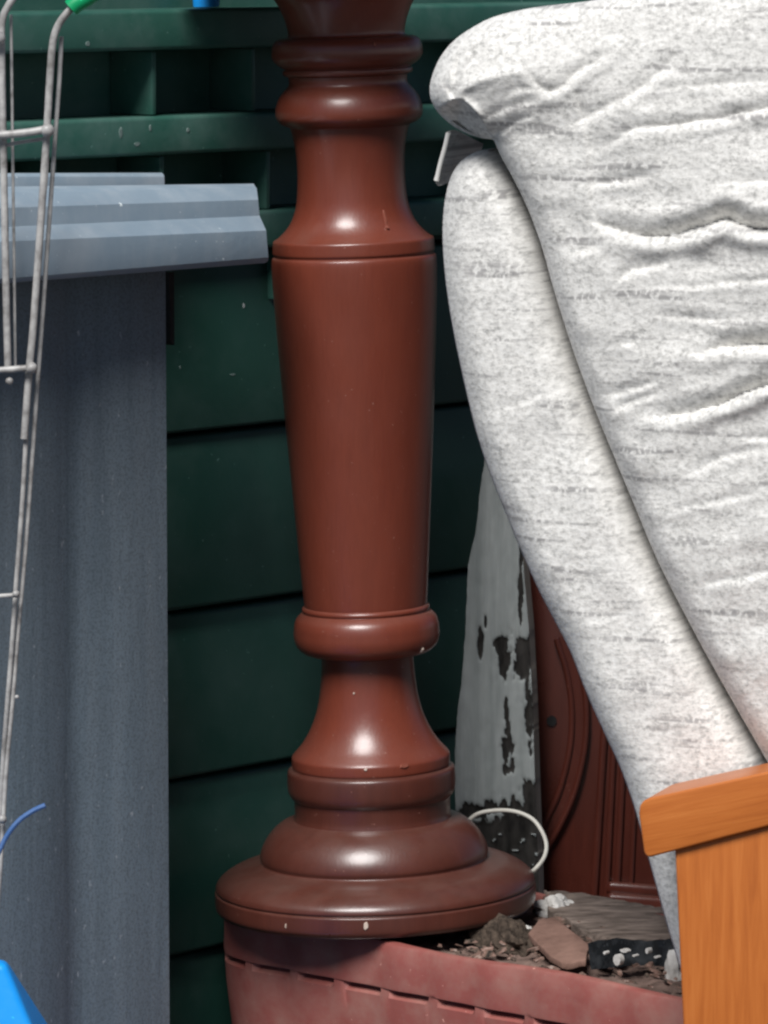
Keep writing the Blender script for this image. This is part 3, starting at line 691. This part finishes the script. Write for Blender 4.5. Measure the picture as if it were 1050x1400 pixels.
for pl_, wd, dp in creases:
    q = spline(pl_, 4); dd, sg, ta = dist_sign(WX, WY, q)
    tap = np.clip(np.sin(np.pi*np.clip(ta*.94+.03, 0, 1)), 0, 1)**.6
    if q[-1][0] > 1080: tap = np.clip(np.sin(np.pi*np.clip(ta*.55+.02, 0, .55)), 0, 1)**.6
    if dp < 0: H -= dp*tap*np.exp(-(dd/wd)**1.4); continue
    if dp < .01: dp *= .55; wd *= .8
    else: wd *= .8; dp *= .78
    up = -dp*np.exp(-(dd/(1.5*wd))) + .25*dp*np.exp(-((dd-3.2*wd)/(1.6*wd))**2)
    dn = -dp*np.exp(-(dd/(.5*wd))**1.2) + .42*dp*np.exp(-((dd-1.7*wd)/(1.5*wd))**2)
    H += tap*np.where(sg < 0, up, dn)
# side seam where boxing meets front panel
seam = spline([(790, 150), (802, 205), (806, 280), (824, 325), (846, 400), (862, 470), (884, 545), (915, 625), (955, 715), (1005, 810), (1060, 905)], 4)
dd, sg, ta = dist_sign(GX, GY, seam); fd = np.clip((345-GY)/90, 0, 1)
H -= .004*fd*np.where(sg < 0, np.exp(-dd/16)*(1-np.exp(-dd/4)), 0)
# the roll of the headrest turns under below its piping
rdg = spline([(575, 158), (600, 150), (617, 138), (632, 136), (648, 150), (664, 172), (678, 191)], 4)
dd, sg, ta = dist_sign(GX, GY, rdg)
H -= np.where((sg > 0) & (GX < 680) & (GY > 134) & (GY < 193), .05*np.clip(dd/34, 0, 1)**.8, 0)
edge_fade = np.clip(D/14, 0, 1)
H += edge_fade*(.007*(fbm(GX/80, GY/45, 2, 2)-.5)  + .0008*(fbm(GX/7, GY/5, 2, 11)-.5))
V = [S(GX[i, j], GY[i, j], H[i, j]) for i in range(NRW) for j in range(NCL)]
uvs = [suv(p) for p in V]
Fc = grid_faces(NRW, NCL)
# the cushion goes back across the chair's width and is closed behind
lay = []
for dpt, shr in ((.012, .003), (.05, .0), (.48, -.0)):
    base = len(V); lay.append(base)
    for i in range(NRW):
        p = S(bx[i], by[i]) + LT*dpt; V.append(p); uvs.append((suv(p)[0]+dpt, suv(p)[1]))
prev = [i*NCL for i in range(NRW)]
for b in lay:
    cur = [b+i for i in range(NRW)]
    Fc += [(prev[i], prev[i+1], cur[i+1], cur[i]) for i in range(NRW-1)]; prev = cur
b2 = len(V)
for i in range(NRW):
    p = S(rxx, ry[i]) + LT*.48; V.append(p); uvs.append(suv(p))
Fc += [(prev[i], prev[i+1], b2+i+1, b2+i) for i in range(NRW-1)]
Fc += [(b2+i, b2+i+1, (i+1)*NCL+NCL-1, i*NCL+NCL-1) for i in range(NRW-1)]
mesh('back_cushion', V, Fc, fabric, chair, uv=uvs, sharp=80, recalc=False)

# padded band of the back (behind the cushion)
LB = [(672, 203), (655, 206), (640, 213), (626, 225), (615, 245), (608, 275), (605, 310), (606, 350), (611, 400), (620, 455), (631, 508), (642, 556), (653, 598), (669, 645), (690, 698), (712, 752), (736, 806), (760, 852), (780, 892), (801, 946), (825, 1000), (848, 1050), (867, 1104), (882, 1158), (897, 1212), (911, 1262), (926, 1312), (952, 1400)]
lb = spline(LB, 5); lb[:, 1] = np.maximum.accumulate(lb[:, 1]) + np.arange(len(lb))*1e-4
ln = np.concatenate([[0], np.cumsum(np.hypot(*np.diff(lb, axis=0).T))]); NRW = 420
sq = np.linspace(0, ln[-1], NRW); bx = np.interp(sq, ln, lb[:, 0]); by = np.interp(sq, ln, lb[:, 1])
cyr = np.array([c for c in CB[19:]] + [(1180, 1260), (1260, 1400)]); rx_ = np.interp(by, cyr[:, 1], cyr[:, 0]) + 34
NCL = 60; tt = np.linspace(0, 1, NCL); tt = tt*tt*(3-2*tt)*.6+tt*.4
GX = bx[:, None]*(1-tt) + rx_[:, None]*tt; GY = np.repeat(by[:, None], NCL, 1)
D = dist_poly(GX, GY, list(zip(bx, by))[::3]); Dr = rx_[:, None] - GX
H = -.028 + .030*rnd(D, 34) + .012*rnd(D, 75) - .075*(1-rnd(np.maximum(Dr-30, 0), 62))
H += np.clip(D/12, 0, 1)*(.004*(fbm(GX/50, GY/50, 2, 6)-.5) + .0008*(fbm(GX/7, GY/5, 2, 12)-.5))
for pl_, wd, dp in [([(650, 568), (690, 556), (742, 538)], 4, .0009), ([(742, 868), (800, 850), (860, 835)], 4, .0008)]:
    H -= dp*np.exp(-(dist_poly(GX, GY, pl_)/wd)**1.3)
V = [S(GX[i, j], GY[i, j], H[i, j]) for i in range(NRW) for j in range(NCL)]; uvs = [suv(p) for p in V]; Fc = grid_faces(NRW, NCL)
prev = [i*NCL for i in range(NRW)]
for dpt in (.035, .08, .46):
    base = len(V)
    for i in range(NRW):
        p = S(bx[i], by[i]) + LT*dpt; V.append(p); uvs.append((suv(p)[0]+dpt, suv(p)[1]))
    cur = [base+i for i in range(NRW)]; Fc += [(prev[i], prev[i+1], cur[i+1], cur[i]) for i in range(NRW-1)]; prev = cur
b2 = len(V)
for i in range(NRW):
    p = S(rx_[i], by[i]) + LT*.46; V.append(p); uvs.append(suv(p))
Fc += [(prev[i], prev[i+1], b2+i+1, b2+i) for i in range(NRW-1)] + [(b2+i, b2+i+1, (i+1)*NCL+NCL-1, i*NCL+NCL-1) for i in range(NRW-1)]
mesh('back_panel', V, Fc, fabric, chair, uv=uvs, sharp=80, recalc=False)

# fabric flap hanging below the headrest
fl = []
rowsf = [[(611, 180), (617, 178), (626, 182), (640, 190), (655, 197)], [(608, 203), (613, 204), (622, 207), (636, 209), (650, 212)], [(601, 227), (607, 231), (615, 230), (627, 229), (642, 232)], [(593, 244), (598, 254), (607, 250), (616, 243), (632, 246)]]
hs = [[-.06, -.06, -.10, -.12, -.14], [-.06, -.065, -.085, -.12, -.14], [-.062, -.07, -.10, -.11, -.14], [-.065, -.066, -.085, -.12, -.13]]
V = [S(x, y, h) for rw, hh in zip(rowsf, hs) for (x, y), h in zip(rw, hh)]
n0 = len(V); V += [p + LT*.006 + Vector((.002, 0, 0)) for p in V]
g = grid_faces(4, 5); Fc = g + [tuple(i+n0 for i in reversed(q)) for q in g]
rg = [0, 1, 2, 3, 4, 9, 14, 19, 18, 17, 16, 15, 10, 5]
Fc += [(rg[i], rg[(i+1) % 14], rg[(i+1) % 14]+n0, rg[i]+n0) for i in range(14)]
uvs = [suv(p) for p in V]
mesh('flap', V, Fc, fabric, chair, uv=uvs, sharp=60)
# hem roll along the flap's edge
mesh('flap_hem', *tube([S(x, y, -.055) for x, y in spline([(613, 182), (609, 200), (602, 225), (597, 247)], 4)], [3.6*4.2/F]*12 + [4.2*4.2/F], 10), fabric, chair)

# wooden arm and post
ho = .10
def SA(px, py, h): return S(px, py, h)
top = [(873, 1103), (875, 1096), (881, 1091.5), (890, 1089)] ; 
poly = [(878, 1160), (873, 1115)] + top + [(1160, 1029), (1300, 999), (1300, 1071), (1160, 1101), (890, 1171), (883, 1172)]
poly = [(884, 1172), (880, 1166), (873, 1112), (874, 1102), (879, 1095), (889, 1091), (1060, 1053), (1300, 1000), (1300, 1072), (1060, 1127), (890, 1172)]
pts = [SA(x, y, ho) for x, y in poly]
v, f = prism(pts, LT*.075)
def board(name, v, f, par, axis, bev):
    o = mesh(name, v, f, pine, par, bevel=bev, bseg=4)
    me = o.data; uvl = me.uv_layers.new(name='uv'); org = ORG[par.name]
    for lp in me.loops:
        q = me.vertices[lp.vertex_index].co + org - Q0
        a_, b_ = q.dot(FC), q.z
        uvl.data[lp.index].uv = (a_, b_ - .26*a_ + .7*q.dot(LT)) if axis == 0 else (b_, a_ + .7*q.dot(LT))
    return o
board('armrest', v, f, chair, 0, .0055)
h2 = ho-.006
pp = [SA(922, 1160, h2), SA(1180, 1095, h2), SA(1180, 1400, h2), SA(933, 1400, h2)]
# carry the post to the floor
dL = (pp[3]-pp[0]); pp[3] = pp[0] + dL*(pp[0].z/(-dL.z)) if dL.z < 0 else pp[3]; pp[3].z = .001; pp[2] = Vector((pp[2].x, pp[2].y, .001))
v, f = prism(pp, LT*.06)
board('post', v, f, chair, 1, .003)
